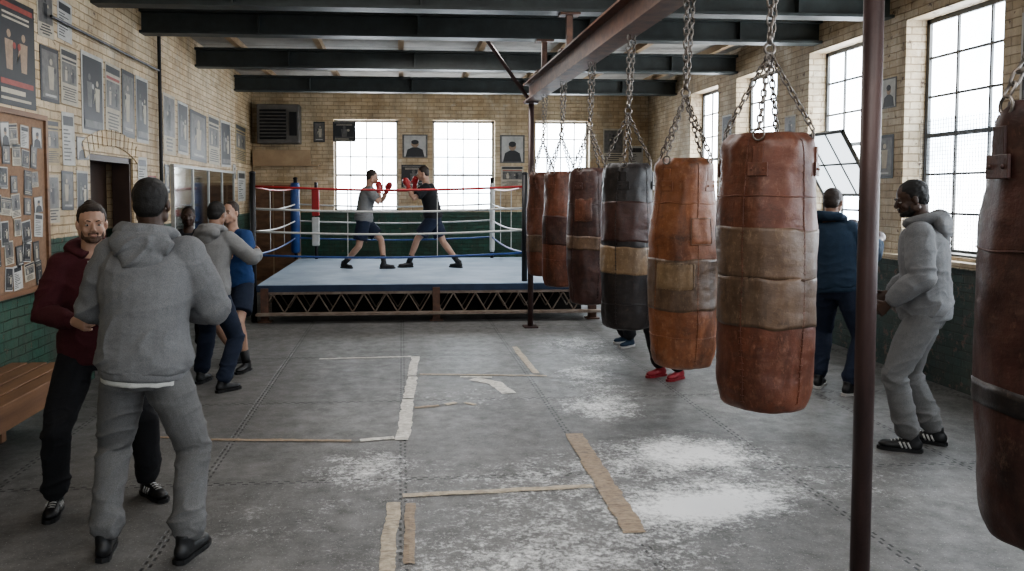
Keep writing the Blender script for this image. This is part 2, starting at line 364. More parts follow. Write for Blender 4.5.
# ------------------------------------------------------------ heavy bags
def bag(y,R,H,zb,mb,bands,lab,rings,seed,yaw=0,chainm=m_chain,patches=()):
    o=V((RX,y,zb));e=empty('heavy_bag',o,lab,'punching bag','heavy bags on the rail')
    def fn(a,z,s=seed):
        ca,sa=math.cos(a),math.sin(a)
        q=V((ca*1.2+s,sa*1.2,z*3.2));q2=V((ca*4+s,sa*4,z*8));q3=V((ca*2.5+s,sa*2.5,z*18))
        t=z/H
        r3=(1-2.4*abs(noise.noise(q3)))*.0015*(1+2.5*max(0,(t-.8)/.2)+2*max(0,(.2-t)/.2))
        return noise.noise(q)*.019+noise.noise(q2)*.005+r3+R*.07*math.sin(math.pi*min(1,max(0,(.85-t)/.85)))-.012*max(0,(t-.75)/.25)+(.006*math.sin(a*9+seed)*max(0,(t-.86)/.14))
    def prof(z):
        rb=.16*H/1.24
        if z<rb: q=(rb-z)/rb; return R*(.72+.28*math.sqrt(max(0,1-q*q)))
        zt=H-.07
        if z>zt: q=(z-zt)/.07; return R*(.86+.14*math.sqrt(max(0,1-q*q)))
        return R
    SG=72
    b=MB();P=[(0.001,.012),(R*.4,.004),(R*.66,.008),(prof(.018),.02)]
    n=80
    for i in range(1,n+1): z=.02+(H-.02)*i/n; P.append((prof(z),z))
    P+=[(R*.83,H+.012),(R*.76,H+.014),(R*.72,H-.01),(R*.5,H-.02),(.001,H-.012)]
    b.lathe(o,P,SG,0,fn);b.build('bag_body',mb,parent=e,o=o,smooth=True)
    for (z0,z1,mm,nm) in bands:
        b=MB();k=max(3,int((z1-z0)/.016));P=[(prof(z0)-.004,z0)]+[(prof(z0+(z1-z0)*i/k)+.0028,z0+(z1-z0)*i/k) for i in range(k+1)]+[(prof(z1)-.004,z1)]
        sl=random.uniform(-.014,.014)
        b.lathe(o,P,SG,0,lambda a,z:fn(a,z)+.0015*noise.noise(V((a*3,z*40,seed))))
        for v in b.v:
            v.z+=sl*(v.x-o.x)/R+.012*noise.noise(V((v.x*9,v.y*9,z0*7+seed)))
        b.build(nm,mm,parent=e,o=o,smooth=True)
    for pi,(ac,aw,z0,z1,mm) in enumerate(patches):
        b=MB();na=12;nz_=10;vs=[];fs=[]
        for j in range(nz_+1):
            for i in range(na+1):
                u=i/na*2-1;w_=j/nz_*2-1
                a=math.radians(ac+aw/2*u*(1+.06*noise.noise(V((w_*2,pi,seed)))));z=z0+(z1-z0)*(w_+1)/2+.012*noise.noise(V((u*1.5,w_*.5+pi,seed)))
                ed=.0075 if max(abs(u),abs(w_))<.99 else .002
                rr=prof(z)+fn(a,z)+ed;vs.append(o+V((math.cos(a)*rr,math.sin(a)*rr,z)))
        for j in range(nz_):
            for i in range(na): q=j*(na+1)+i;fs.append((q,q+1,q+na+2,q+na+1))
        b.add(vs,fs)
        pt=b.build('patch',mm,parent=e,o=o,smooth=True)
        b=MB()
        for (u0,w0,u1,w1) in((-1,-1,1,-1),(1,-1,1,1),(1,1,-1,1),(-1,1,-1,-1)):
            for q in range(12):
                t=(q+.5)/12;u=(u0+(u1-u0)*t)*.9;w_=(w0+(w1-w0)*t)*.92
                a=math.radians(ac+aw/2*u);z=z0+(z1-z0)*(w_+1)/2;rr=prof(z)+fn(a,z)+.0085
                b.box(o+V((math.cos(a)*rr,math.sin(a)*rr,z)),(.012 if u0!=u1 else .003,.003,.003 if u0!=u1 else .012),0,Matrix.Rotation(a+math.pi/2,3,'Z'))
        b.build('stitching',L_tan,parent=pt,o=o)
    for z in rings:
        b=MB();pts=[]
        for i in range(56):
            a=2*math.pi*i/56;rr=prof(z)+fn(a,z)+.0005;pts.append(o+V((math.cos(a)*rr,math.sin(a)*rr,z+.01*noise.noise(V((math.cos(a)*2,math.sin(a)*2+seed,z))))))
        b.tube(pts,.003,6,closed=True);b.build('seam',mb,parent=e,o=o,smooth=True)
    for a in (math.radians(-75+yaw),math.radians(-150+yaw)):
        b=MB()
        pts=[o+V((math.cos(a)*(prof(z)+fn(a,z)+.001),math.sin(a)*(prof(z)+fn(a,z)+.001),z)) for z in [.06+(H-.08)*i/40 for i in range(41)]]
        b.tube(pts,.003,6)
        for i in range(0,41):
            p=pts[i];b.box(p,(.018,.006,.003),0,Matrix.Rotation(a+math.pi/2,3,'Z'))
        b.build('seam',mb,parent=e,o=o)
    apex=o+V((0,0,H+.40))
    for i in range(4):
        a=math.radians(yaw+45+90*i);d=V((math.cos(a),math.sin(a),0));t=V((-d.y,d.x,0))
        b=MB();Rm=Matrix((t,d,V((0,0,1)))).transposed()
        rr=R+fn(a,H-.12)+.002
        b.box(o+d*rr+V((0,0,H-.11)),(.045,.009,.12),0,Rm);b.box(o+d*(rr+.002)+V((0,0,H-.15)),(.085,.009,.06),0,Rm)
        for sx in(-1,1): b.ell(o+d*(rr+.008)+t*.025*sx+V((0,0,H-.15)),(.006,.006,.006),seg=6,rg=4)
        st=b.build('strap',mb,parent=e,o=o,bevel=.003)
        b=MB();c=o+d*(R-.012)+V((0,0,H+.0))
        b.tube([c+t*math.cos(q)*.024+V((0,0,math.sin(q)*.024)) for q in [2*math.pi*j/12 for j in range(12)]],.0045,6,closed=True)
        b.build('ring',chainm,parent=st,smooth=True,xf=Matrix.Translation(-o))
        b=MB();b.chain(c+V((0,0,.025)),apex-V((0,0,.02)),.042,.0042,w=.012);b.build('chain',chainm,parent=e,o=o,smooth=True)
    b=MB();b.tube([apex+V((math.cos(q)*.024,0,math.sin(q)*.024)) for q in [2*math.pi*j/14 for j in range(14)]],.007,6,closed=True)
    b.tube([apex+V((0,0,.02)),apex+V((0,0,.07))],[.014,.012],10)
    b.build('swivel',chainm,parent=e,o=o,smooth=True)
    b=MB();b.chain(apex+V((0,0,.07)),(RX,y,RZ-.012),.05,.005,w=.015);b.build('chain',chainm,parent=e,o=o,smooth=True)
    b=MB();b.chain(apex+V((.02,.02,.05)),(RX+.05,y+.02,RZ-.012),.042,.0042,w=.012);b.build('chain',chainm,parent=e,o=o,smooth=True)
    return e
bag(3.55,.203,1.25,.755,L_red,[(.40,.62,L_tan,'middle_band'),(.615,.84,L_tan,'middle_band')],'red-brown leather heavy bag with wide tan middle band',[.98],1.3,yaw=8)
bag(4.63,.186,1.23,.71,L_or,[(.36,.66,L_tan,'middle_band')],'orange-brown leather heavy bag patched with tan tape',[.2,.98],4.1,yaw=-10,patches=[(-125,70,.48,.64,L_tape),(-80,40,.74,.9,L_or)])
bag(5.83,.182,1.22,.735,L_blk,[(.42,.62,L_tape,'middle_band'),(.66,.95,L_mar,'upper_band')],'black leather heavy bag with tan tape around middle',[.2],7.7,yaw=20)
bag(7.05,.18,1.21,.75,L_mar,[(.5,.62,L_tan,'middle_band')],'dark brown leather heavy bag with worn band',[.9],9.2,patches=[(-120,50,.75,.95,L_red)])
bag(8.3,.178,1.2,.76,L_red,[(.45,.75,L_mar,'middle_band')],'reddish brown leather heavy bag with darker band',[.3],12.9)
bag(9.4,.178,1.22,.76,L_red,[(.3,.5,L_tan,'middle_band')],'reddish brown leather heavy bag near the rail end',[.8],15.1)
bag(1.86,.193,1.11,.855,L_mar,[(.34,.40,L_blk,'middle_band')],'dark maroon leather heavy bag beside the steel pole',[.75],18.4,yaw=40)
# ------------------------------------------------------------ boxing ring
rx0,rx1,ry0,ry1,rz=-1.95,2.75,10.95,15.35,.51
O=V((.4,13.1,0));ring=empty('boxing_ring',O,'raised boxing ring with pale canvas, ropes and steel truss base','boxing ring')
b=MB();b.span((rx0,ry0,rz-.05),(rx1,ry1,rz));b.build('canvas',m_canvas,parent=ring,o=O,bevel=.012)
b=MB();b.span((rx0-.01,ry0-.012,rz-.1),(rx1+.01,ry0-.001,rz-.012));b.span((rx0-.012,ry0,rz-.1),(rx0-.001,ry1,rz-.012));b.span((rx1+.001,ry0,rz-.1),(rx1+.012,ry1,rz-.012));b.build('apron',m_navy,parent=ring,o=O)
b=MB();b.span((rx0+.05,ry0+.9,.0),(rx1-.05,ry1,rz-.06));b.build('under_shade',m_void,parent=ring,o=O)  # dark block stands in for the shade beneath the platform
b=MB();b.box((.4,ry0+.02,rz-.12),(4.7,.05,.035));b.box((.4,ry0+.02,.1),(4.7,.05,.03));b.box((.4,ry0-.1,.12),(4.7,.14,.03))
n=30
for yy in(ry0+.02,ry0+.5):
  for i in range(n):
    x=rx0+.05+(4.6)*i/n;x2=x+4.6/n
    zt,zb=rz-.135,.12
    b.tube([(x,yy,zt if i%2 else zb),(x2,yy,zb if i%2 else zt)],.010,6)
b.build('truss',m_truss,parent=ring,o=O)
for x in(rx0+.1,.47,rx1-.1):
    for y in(ry0+.0,ry1-.1):
        b=MB();b.box((x,y,.23),(.1,.1,.46));b.box((x,y,.01),(.18,.16,.02));b.build('leg',m_rust,parent=ring,o=O)
posts=[(-2.0,10.98,m_dark,0),(-1.98,15.2,m_blue,1),(1.72,15.2,m_white,1),(1.72,11.12,m_dark,0)]
pp=[]
for (x,y,mm,pad) in posts:
    zb=0 if (x<-1.9 and y<12) else rz
    b=MB();b.tube([(x,y,zb),(x,y,2.02)],.035 if pad else .04,14);b.ell((x,y,2.02),(.045,.045,.025));p=b.build('corner_post',m_dark,parent=ring,o=O,smooth=True)
    pp.append((x,y))
    if pad:
        r=.085 if mm is m_blue else .05
        b=MB();b.tube([(x,y-.05,rz+.12),(x,y-.05,rz+.16),(x,y-.05,1.9),(x,y-.05,1.94)],[r*.8,r,r,r*.8],14)
        b.build('corner_pad',mm,parent=p,o=O,smooth=True)
b=MB();b.tube([(-1.6,15.2,rz),(-1.6,15.2,1.95)],.03,12);p=b.build('corner_post',m_dark,parent=ring,o=O)
b=MB();b.span((-1.67,15.08,rz+.25),(-1.53,15.15,1.3));b.build('corner_pad',m_white,parent=p,o=O,bevel=.02)
b=MB();b.span((-1.67,15.08,1.32),(-1.53,15.15,1.85));b.build('corner_pad',m_red,parent=p,o=O,bevel=.02)
for h,mm in((.4,m_blue),(.72,m_white),(1.03,m_white),(1.33,m_red)):
    b=MB();P=[]
    for i in range(4):
        a=V((*pp[i],rz+h));c=V((*pp[(i+1)%4],rz+h))
        for j in range(8):
            t=j/8;P.append(a.lerp(c,t)+V((0,0,-.05*math.sin(math.pi*t))))
    b.tube(P,.015,8,closed=True);b.build('rope',mm,parent=ring,o=O,smooth=True)
for i in range(4):
    for t in(.33,.66):
        a=V((*pp[i],0));c=V((*pp[(i+1)%4],0));q=a.lerp(c,t);b=MB();b.tube([(q.x,q.y,rz+.35),(q.x,q.y,rz+1.3)],.006,6);b.build('rope_spacer',m_white,parent=ring,o=O)
# ------------------------------------------------------------ posters
def poster(wallk,a0,a1,z0,z1,style,lab,cat='poster',group=None,tilt=0,name='poster'):
    w=abs(a1-a0);h=z1-z0;c=(a0+a1)/2;zc=(z0+z1)/2
    if wallk=='L': o=V((XL+.004,c,zc));U=V((0,1,0));Nn=V((1,0,0))
    elif wallk=='R': o=V((XR-.004,c,zc));U=V((0,-1,0));Nn=V((-1,0,0))
    elif wallk=='N': o=V((XL+.034,c,zc));U=V((0,1,0));Nn=V((1,0,0))
    else: o=V((c,YB-.004,zc));U=V((1,0,0));Nn=V((0,-1,0))
    Z=V((0,0,1));ct,st_=math.cos(tilt),math.sin(tilt);U2=U*ct+Z*st_;Z2=Z*ct-U*st_
    b=MB()
    def pt(u,v,l): return o+U2*(u*w/2)+Z2*(v*h/2)+Nn*(.001*l)
    def poly(P,m,l): b.add([pt(u,v,l) for u,v in P],[tuple(range(len(P)))],m)
    def rect(u0,v0,u1,v1,m,l): poly([(u0,v0),(u1,v0),(u1,v1),(u0,v1)],m,l)
    def disc(u,v,r,m,l,ry=None): 
        ry=ry or r*w/h
        poly([(u+r*math.cos(t),v+ry*math.sin(t)) for t in [2*math.pi*i/14 for i in range(14)]],m,l)
    f=[pt(-1,-1,0),pt(1,-1,0),pt(1,1,0),pt(-1,1,0)];f2=[pt(-1,-1,2),pt(1,-1,2),pt(1,1,2),pt(-1,1,2)]
    base={0:1,1:0,2:2,3:0,4:1,5:3,6:3,7:6,8:4,9:1}[style]
    b.add(f+f2,[(0,3,2,1),(4,5,6,7),(0,1,5,4),(1,2,6,5),(2,3,7,6),(3,0,4,7)],base)
    rnd=random.Random(int(a0*100+z0*37))
    def fighter(cx,cy,s,m,l,flip=1,gm=4):
        disc(cx,cy+.33*s,.12*s,m,l)
        poly([(cx-.25*s,cy+.2*s),(cx+.25*s,cy+.2*s),(cx+.17*s,cy-.45*s),(cx-.17*s,cy-.45*s)],m,l)
        poly([(cx-.25*s,cy+.2*s),(cx-.12*s,cy+.1*s),(cx+flip*.3*s-.1*s,cy-.15*s),(cx+flip*.3*s-.15*s,cy-.28*s)],m,l+1)
        disc(cx+flip*.3*s,cy+.1*s,.1*s,gm,l+2)
    if style in(0,4):
        rect(-.9,.80,.9,.9,4 if style==0 else 2,3)
        for i in range(2): rect(-.7,.68-.09*i,.7,.72-.09*i,0,3)
        if style==0: fighter(-.38,.05,.85,5,3,1);fighter(.38,.05,.85,5,3,-1)
        else: fighter(0,0,1.2,2,3,gm=0)
        rect(-.85,-.62,.85,-.52,4 if style==0 else 2,6);rect(-.85,-.78,.4,-.69,0,6);rect(-.85,-.9,.7,-.85,0,6)
    elif style in(1,7,8):
        rect(-.9,.72,.9,.92,1,3)
        rect(-.85,.55,.85,.63,rnd.choice((4,1,1)),3)
        rect(-.85,-.25,.85,.5,2 if style!=8 else 1,3)
        fighter(-.4,.1,.6,0,4,gm=1);fighter(.4,.1,.6,1 if style!=8 else 5,4,-1,gm=0)
        for i in range(6): 
            q=.5+.4*rnd.random();rect(-q,-.42-.09*i,q,-.38-.09*i,1,3)
    elif style==2:
        rect(-.86,-.9,.86,.9,3,3);poly([(-.75,-.9),(.75,-.9),(.6,-.3),(.2,-.1),(-.2,-.1),(-.6,-.3)],1,4);disc(0,.18,.3,5,5,.3);disc(0,.34,.3,1,6,.2)
    elif style==3:
        rect(-.88,-.4,.88,.9,2,3);fighter(0,.25,1.0,1,4,rnd.choice((1,-1)),gm=0)
        for i in range(4): q=.4+.5*rnd.random();rect(-q,-.52-.12*i,q,-.46-.12*i,1,3)
    elif style==5:
        rect(-.8,.5,.8,.85,1,3)
        for i in range(9): 
            q=.3+.6*rnd.random();rect(-.8,.36-.14*i,-.8+1.6*q,.31-.14*i,1,3)
    elif style==6:
        rect(-.88,-.9,.88,.9,1,3);fighter(-.3,.1,.95,2,4,1,gm=3);fighter(.4,.0,.9,0,4,-1,gm=2);rect(-.8,-.84,.8,-.66,2,8)
    elif style==9:
        rect(-.82,-.86,.82,.86,2,3);fighter(rnd.uniform(-.2,.2),.05,1.3,0,4,rnd.choice((1,-1)),gm=1);rect(-.6,-.8,.6,-.72,3,8)
    return b.build(name,[m_paper,m_ink,m_grey,m_paperW,m_redink,m_tan,m_yel],o=o,label=lab,cat=cat,group=group)
poster('L',6.05,6.66,2.40,3.2,0,'dark boxing poster with two fighters and red lettering bars')
poster('L',5.4,5.98,2.45,3.25,1,'pale boxing bill pasted on brick')
for (a0,a1,z0,z1,s,l) in [(7.58,8.12,2.30,3.05,6,'dark boxing poster with fighter photo'),(8.17,8.6,2.33,3.04,1,'pale fight bill with black headings'),(8.64,9.03,2.34,3.04,9,'framed grey fighter photo on brick'),(9.08,9.5,2.31,3.04,6,'dark fighter poster on brick wall'),
 (7.14,7.4,1.99,2.45,5,'small white text notice on brick'),(7.1,7.35,1.6,1.94,9,'small framed fighter photo on brick'),(7.42,7.68,1.55,1.95,6,'small fighter photo flyer on brick'),(6.8,7.05,1.5,1.9,3,'small grey flyer near notice board'),(6.8,7.08,1.98,2.36,7,'small yellow flyer near notice board'),(6.75,7.1,2.5,2.95,9,'framed fighter print on brick'),(7.14,7.5,2.52,3.0,1,'pale fight bill on brick wall'),
 (6.72,7.02,3.02,3.4,3,'small grey print high on brick wall'),(7.1,7.4,3.06,3.4,5,'small white sheet high on brick wall'),(7.44,7.72,2.05,2.26,2,'small portrait photo beside the doorway'),
 (10.08,10.6,2.23,2.98,3,'fighter poster beside dark pipe'),(10.72,11.22,2.26,2.95,6,'dark fight bill pasted on brick'),(11.32,12.25,2.2,2.9,9,'wide framed photo of a fighter'),(12.37,13.1,2.19,2.93,1,'faded text poster on brick'),(13.2,13.95,2.18,2.93,6,'dark fight bill near wall mirror'),(14.35,15.3,2.3,2.98,7,'yellow poster near room corner'),(14.5,15.2,1.6,2.15,5,'yellowed notice near room corner'),(9.1,9.42,1.75,2.15,5,'small notice beside the doorway'),(9.1,9.4,1.3,1.68,6,'small dark photo beside the doorway'),(9.46,9.75,1.5,1.95,8,'small red flyer beside the doorway'),(10.1,10.32,1.75,2.1,9,'small framed photo beside wall mirror'),(14.1,14.35,2.0,2.25,2,'small portrait photo near room corner')]:
    poster('L',a0,a1,z0,z1,s,l,tilt=random.uniform(-.03,.03),group='posters on side wall')
for (a0,a1,z0,z1,s,l) in [(.02,.52,2.45,2.91,2,'framed fighter portrait photo on brick'),(.0,.48,1.86,2.31,4,'dark fighter photo on brick wall'),(1.97,2.47,2.35,2.91,2,'tall fighter portrait photo on brick'),(1.99,2.45,1.86,2.29,1,'small fight bill under portrait photo'),(-1.34,-.9,2.76,3.16,4,'dark poster overlapping window corner'),(4.07,4.5,2.35,3.05,3,'grey fighter poster on end wall'),(4.6,4.9,2.2,2.7,5,'white text notice in corner'),(-1.72,-1.5,2.75,3.15,9,'small framed fighter print on end wall')]:
    poster('B',a0,a1,z0,z1,s,l,group='posters on end wall')
for (a0,a1,z0,z1,s,l) in [(7.78,8.03,2.62,2.93,2,'small framed fighter photo on brick'),(5.75,6.15,2.45,3.2,6,'dark fighter poster between windows'),(9.85,10.15,2.35,2.75,3,'small fighter poster between windows'),(11.85,12.2,2.4,2.95,6,'dark fighter print between windows'),(7.8,8.15,1.9,2.35,9,'framed fighter photo between windows')]:
    poster('R',a0,a1,z0,z1,s,l,group='posters on window wall')
b=MB();b.span((XL+.002,4.9,1.02),(XL+.03,6.72,2.33));nb=b.build('notice_board',m_cork,o=(XL,5.8,1.02),label='brown cork notice board crowded with photos',cat='notice board')
b=MB();o=(XL,5.8,1.02)
b.span((XL,4.86,2.33),(XL+.05,6.76,2.37));b.span((XL,4.86,.98),(XL+.05,6.76,1.02));b.span((XL,6.72,1.02),(XL+.05,6.76,2.33));b.span((XL,4.86,1.02),(XL+.05,4.9,2.33));b.build('board_frame',m_wood,parent=nb,o=o)
for i in range(8):
    for j in range(7):
        y=5.4+i*.165+random.uniform(-.035,.035);z=1.12+j*.178+random.uniform(-.03,.03);ww=random.uniform(.05,.085);hh=random.uniform(.06,.095)
        poster('N',y-ww,y+ww,z-hh,z+hh,random.choice((2,3,6,4,9,6,5,9,1)),'small pinned photo print','photo','photos on the notice board',random.uniform(-.12,.12),'photo_print')
# mirror
b=MB();b.span((XL+.002,10.4,1.17),(XL+.03,14.0,2.08));mi=b.build('wall_mirror',m_mirror,o=(XL,12.2,1.17),label='long wall mirror in pale frame',cat='mirror')
b=MB();o=(XL,12.2,1.17)
for z in(1.14,2.08): b.span((XL,10.36,z),(XL+.045,14.04,z+.035))
for y in(10.36,11.3,12.2,13.1,14.0): b.span((XL,y,1.17),(XL+.045,y+.035,2.09))
b.build('mirror_frame',m_frameW,parent=mi,o=o)
b=MB();b.tube([(XL+.04,9.85,0),(XL+.04,9.85,3.85)],.022,10);b.tube([(XL+.04,9.85,3.2),(XL+.04,6.9,3.2)],.012,8);b.build('wall_pipe',m_dark,o=(XL+.04,9.85,0),label='dark vertical pipe with conduit on brick wall',cat='pipe')
# heater / vent unit
o=V((-2.35,15.82,2.7));hu=empty('wall_heater',o,'old grey-brown wall heater with slatted grille','heater')
b=MB();b.span((-2.76,15.66,2.7),(-1.95,16,3.45));b.build('casing',m_heat,parent=hu,o=o,bevel=.02)
b=MB()
for i in range(9): b.box((-2.45,15.65,2.8+i*.066),(.5,.03,.03),0,Matrix.Rotation(.5,3,'X'))
b.build('grille',m_dark,parent=hu,o=o)
b=MB();b.span((-2.14,15.63,2.85),(-2.0,15.665,3.3));b.build('control_panel',m_dark,parent=hu,o=o)
b=MB();b.span((-2.85,15.7,2.3),(-1.75,15.75,2.58));b.span((-2.85,15.7,2.27),(-1.6,16,2.3));b.build('plywood_shelf',m_ply,o=(-2.3,15.8,2.3),label='plywood shelf box fixed under the heater',cat='shelf')
o=V((-2.4,15.75,0));cb=empty('wooden_cabinet',o,'scuffed plywood cabinet standing in the corner','cabinet')
b=MB();b.span((-2.88,15.5,0),(-1.98,15.98,1.95));b.build('body',m_ply,parent=cb,o=o,bevel=.01)
for x in(-2.85,-2.42):
    b=MB();b.span((x,15.48,.08),(x+.4,15.5,1.9));d=b.build('door',m_wood,parent=cb,o=o,bevel=.006)
    b=MB();b.ell((x+(.36 if x<-2.5 else .04),15.465,1.0),(.015,.018,.015),seg=8,rg=6);b.build('knob',m_chain,parent=d,o=o)
for (x,y) in((.75,10.6),(-1.2,5.2)):
    o=V((x,y,3.84));b=MB();b.box((x,y,3.855),(.6,.16,.09));e=b.build('strip_light',m_frameW,o=o,label='fluorescent strip light fixed under the ceiling',cat='ceiling light',group='strip lights')
    k=NT('lamp_tube');k.set('Emission Color',(1,.93,.8,1));k.set('Emission Strength',8.0);b=MB();b.tube([(x-.27,y,3.795),(x+.27,y,3.795)],.016,8);b.build('lamp_tube',k.mat,parent=e,o=o)
# bench
o=V((-2.62,4.9,0));be=empty('bench',o,'worn wooden bench against the green brick wall','bench')
for i,x in enumerate((-2.82,-2.68,-2.54,-2.4)):
    b=MB();b.span((x-.06,3.2,.46),(x+.06,6.1,.50));b.build('seat_plank',m_wood,parent=be,o=o,bevel=.006)
for y in(3.5,5.75):
    b=MB();b.span((-2.85,y,.0),(-2.79,y+.07,.46));b.span((-2.44,y,0),(-2.38,y+.07,.46));b.span((-2.85,y+.01,.36),(-2.38,y+.06,.44));b.build('leg_frame',m_wood,parent=be,o=o,bevel=.005)
b=MB();b.span((-2.36,3.25,.34),(-2.34,6.05,.47));b.build('side_rail',m_wood,parent=be,o=o)
for i,(y,h,mm,l) in enumerate([(7.3,.2,m_white,'small white plastic bottle on brick ledge'),(7.05,.14,m_dark,'short dark bottle on brick ledge')]):
    b=MB();o=V((XR+.05,y,1.19));b.lathe(o,[(.001,0),(.03,0),(.032,.01),(.032,h*.65),(.013,h*.8),(.013,h*.86)],16);p=b.build('bottle',mm,o=o,smooth=True,label=l,cat='bottle')
    b=MB();b.lathe(o,[(.001,h*.86),(.016,h*.86),(.016,h),(.001,h)],12);b.build('cap',m_red,parent=p,o=o)
# ------------------------------------------------------------ tape on the floor
def tape(P,w,mat,lab,nm='tape_strip',z=0):
    P=[V((x,y,0)) for x,y in P];b=MB();pts=[]
    for i in range(len(P)-1):
        n=max(2,int((P[i+1]-P[i]).length/.025))
        for j in range(n): pts.append(P[i].lerp(P[i+1],j/n))
    pts.append(P[-1]);vs=[];fs=[];s=random.random()*50
    for i,p in enumerate(pts):
        t=(pts[min(i+1,len(pts)-1)]-pts[max(i-1,0)]).normalized();nn=V((-t.y,t.x,0))
        for q in(-1,0,1):
            ww=w/2*(1+.22*noise.noise(V((i*.2,q*3,s)))+.18*noise.noise(V((i*.95,q*3,s))))
            pz=.003+z+.005*abs(noise.noise(V((i*.6,q,s+4))))+(.002 if q==0 else 0)
            e=p+nn*q*ww+nn*.012*noise.noise(V((i*.08,s,0)));vs.append(V((e.x,e.y,pz)))
    for i in range(len(pts)-1):
        for q in(0,1): a=i*3+q;fs.append((a,a+1,a+4,a+3))
    b.add(vs,fs);b.build(nm,mat,o=(P[0].x,P[0].y,0),label=lab,cat='tape')
tape([(.14,8.5),(.09,7.6)],.085,m_tapeW,'white tape strip stuck on grey floor mats')
tape([(.09,7.56),(.05,6.75)],.095,m_tapeW,'cream tape strip stuck on grey floor mats')
tape([(.05,6.72),(.0,5.6)],.10,m_tapeW,'dirty white tape strip on grey floor mats')
tape([(-.87,8.45),(.1,8.5)],.05,m_tapeW,'thin white tape strip across the mat')
tape([(.17,7.66),(1.38,7.50)],.045,m_tape,'cream tape strip across the mat')
tape([(1.27,8.95),(1.3,7.6)],.07,m_tape,'cream tape strip along the mat')
tape([(-1.4,5.72),(-.36,5.62)],.05,m_tapeB,'brown tape strip across the mat')
tape([(.0,4.56),(1.13,4.62)],.06,m_tape,'cream tape strip with ragged edges')
tape([(1.24,5.65),(1.19,3.95)],.125,m_tapeB,'wide brown tape strip peeling from the mat')
tape([(-.05,4.46),(-.08,3.55)],.075,m_tape,'cream tape strip with torn end')
tape([(.045,4.44),(0.025,3.7)],.055,m_tapeB,'brown tape strip beside cream tape')
tape([(.66,7.42),(.85,7.25),(.93,6.85)],.13,m_tapeW,'crumpled loose white tape')
tape([(.55,7.52),(.85,7.47)],.05,m_tapeW,'torn white tape piece on mat')
tape([(.1,6.45),(.3,6.5)],.05,m_tapeB,'small torn brown tape scrap')
tape([(-.3,5.62),(-.06,5.66)],.06,m_tapeW,'short white tape piece')
tape([(.36,6.52),(.45,6.58)],.05,m_tape,'small cream paper scrap')
tape([(.52,6.58),(.6,6.5)],.05,m_tape,'small cream paper scrap')
tape([(-2.2,5.9),(-1.45,5.75)],.04,m_tapeB,'faded brown tape strip near bench')
# ------------------------------------------------------------ people
def skin(n,c):
    k=NT(n);k.set('Base Color',k.mix(k.ramp(k.noise(15,4),.3,.7),c,tuple(q*.8 for q in c)));k.set('Roughness',.5);k.set('Normal',k.bump(k.noise(200,2),.1,.002));return k.mat
SK_L=skin('light_skin',(.42,.26,.19));SK_D=skin('deep_brown_skin',(.06,.032,.021));SK_M=skin('tan_skin',(.28,.165,.115))
def cloth(n,c,var=.22,sp=.25):
    k=NT(n);f=k.ramp(k.noise(6,5,.7),.3,.7);h=k.ramp(k.noise(260,3,.7),.35,.65,1-sp,1+sp)
    cc=k.mix(f,c,tuple(q*(1-var) for q in c));hv=k.n('ShaderNodeCombineColor',{0:h,1:h,2:h}).outputs[0]
    k.set('Base Color',k.mix(1.0,cc,hv,'MULTIPLY'));k.set('Roughness',.92)
    w=k.math('ABSOLUTE',k.math('SUBTRACT',k.noise(8,2,.4,stretch=(1,1,1.5)),.5));w=k.math('SUBTRACT',1.0,k.math('MULTIPLY',w,3.0),clamp=True)
    b=k.bump(w,.12,.02);k.set('Normal',k.bump(k.noise(300,2),.25,.002,b));return k.mat
T_grey=cloth('heather_grey_fleece',(.17,.171,.175));T_grey2=cloth('grey_sweat_fabric',(.2,.2,.2));T_pant=cloth('grey_sweatpants',(.145,.144,.144))
T_mar=cloth('maroon_fleece',(.075,.015,.02));T_blk=cloth('black_fabric',(.014,.014,.017));T_nvy=cloth('navy_fabric',(.013,.02,.042));T_nvy2=cloth('dark_blue_fabric',(.016,.034,.062))
T_blu=cloth('blue_fabric',(.022,.06,.17));T_wht=cloth('white_cotton',(.5,.5,.48),.2,.1)
m_hair=M('black_hair',(.012,.01,.009),.7,0,.4,40,.6,150);m_hairB=M('dark_brown_hair',(.03,.018,.012),.6,0,.4,40,.6,150)
m_eye=M('eye_white',(.33,.31,.29),.3,0,.1);m_iris=M('dark_iris',(.02,.012,.01),.2);m_lip=M('lips',(.25,.12,.1),.5);m_lipD=M('dark_lips',(.09,.04,.035),.5)
m_stub=M('brown_stubble',(.10,.058,.04),.8,0,.3,60,.4,150)
m_sole=M('white_rubber',(.5,.49,.47),.6);m_shoe=M('black_shoe_leather',(.015,.015,.016),.45);m_glvR=M('red_glove',(.35,.03,.03),.35);m_glvB=M('blue_glove',(.03,.13,.42),.35);m_glvK=M('brown_glove',(.06,.03,.025),.4)
m_shoeR=M('red_shoe',(.3,.03,.04),.5);m_cord=M('drawcord',(.4,.4,.39),.8)
def ik(a,b_,l1,l2,pole):
    d=b_-a;L=d.length
    if L>l1+l2-.004: b_=a+d*((l1+l2-.004)/L);d=b_-a;L=d.length
    u=d/L;ca=max(-1,min(1,(l1*l1+L*L-l2*l2)/(2*l1*L)));p=V(pole);p=(p-u*p.dot(u)).normalized()
    return a+u*l1*ca+p*l1*math.sqrt(1-ca*ca),b_
PEND=[]
def finish(ob,vox,sm=3,fold=0,seed=0,fs=1,hot=()):
    m=ob.modifiers.new('r','REMESH');m.mode='VOXEL';m.voxel_size=vox
    m=ob.modifiers.new('s','SMOOTH');m.factor=.5;m.iterations=sm
    PEND.append((ob,fold,seed,fs,hot))
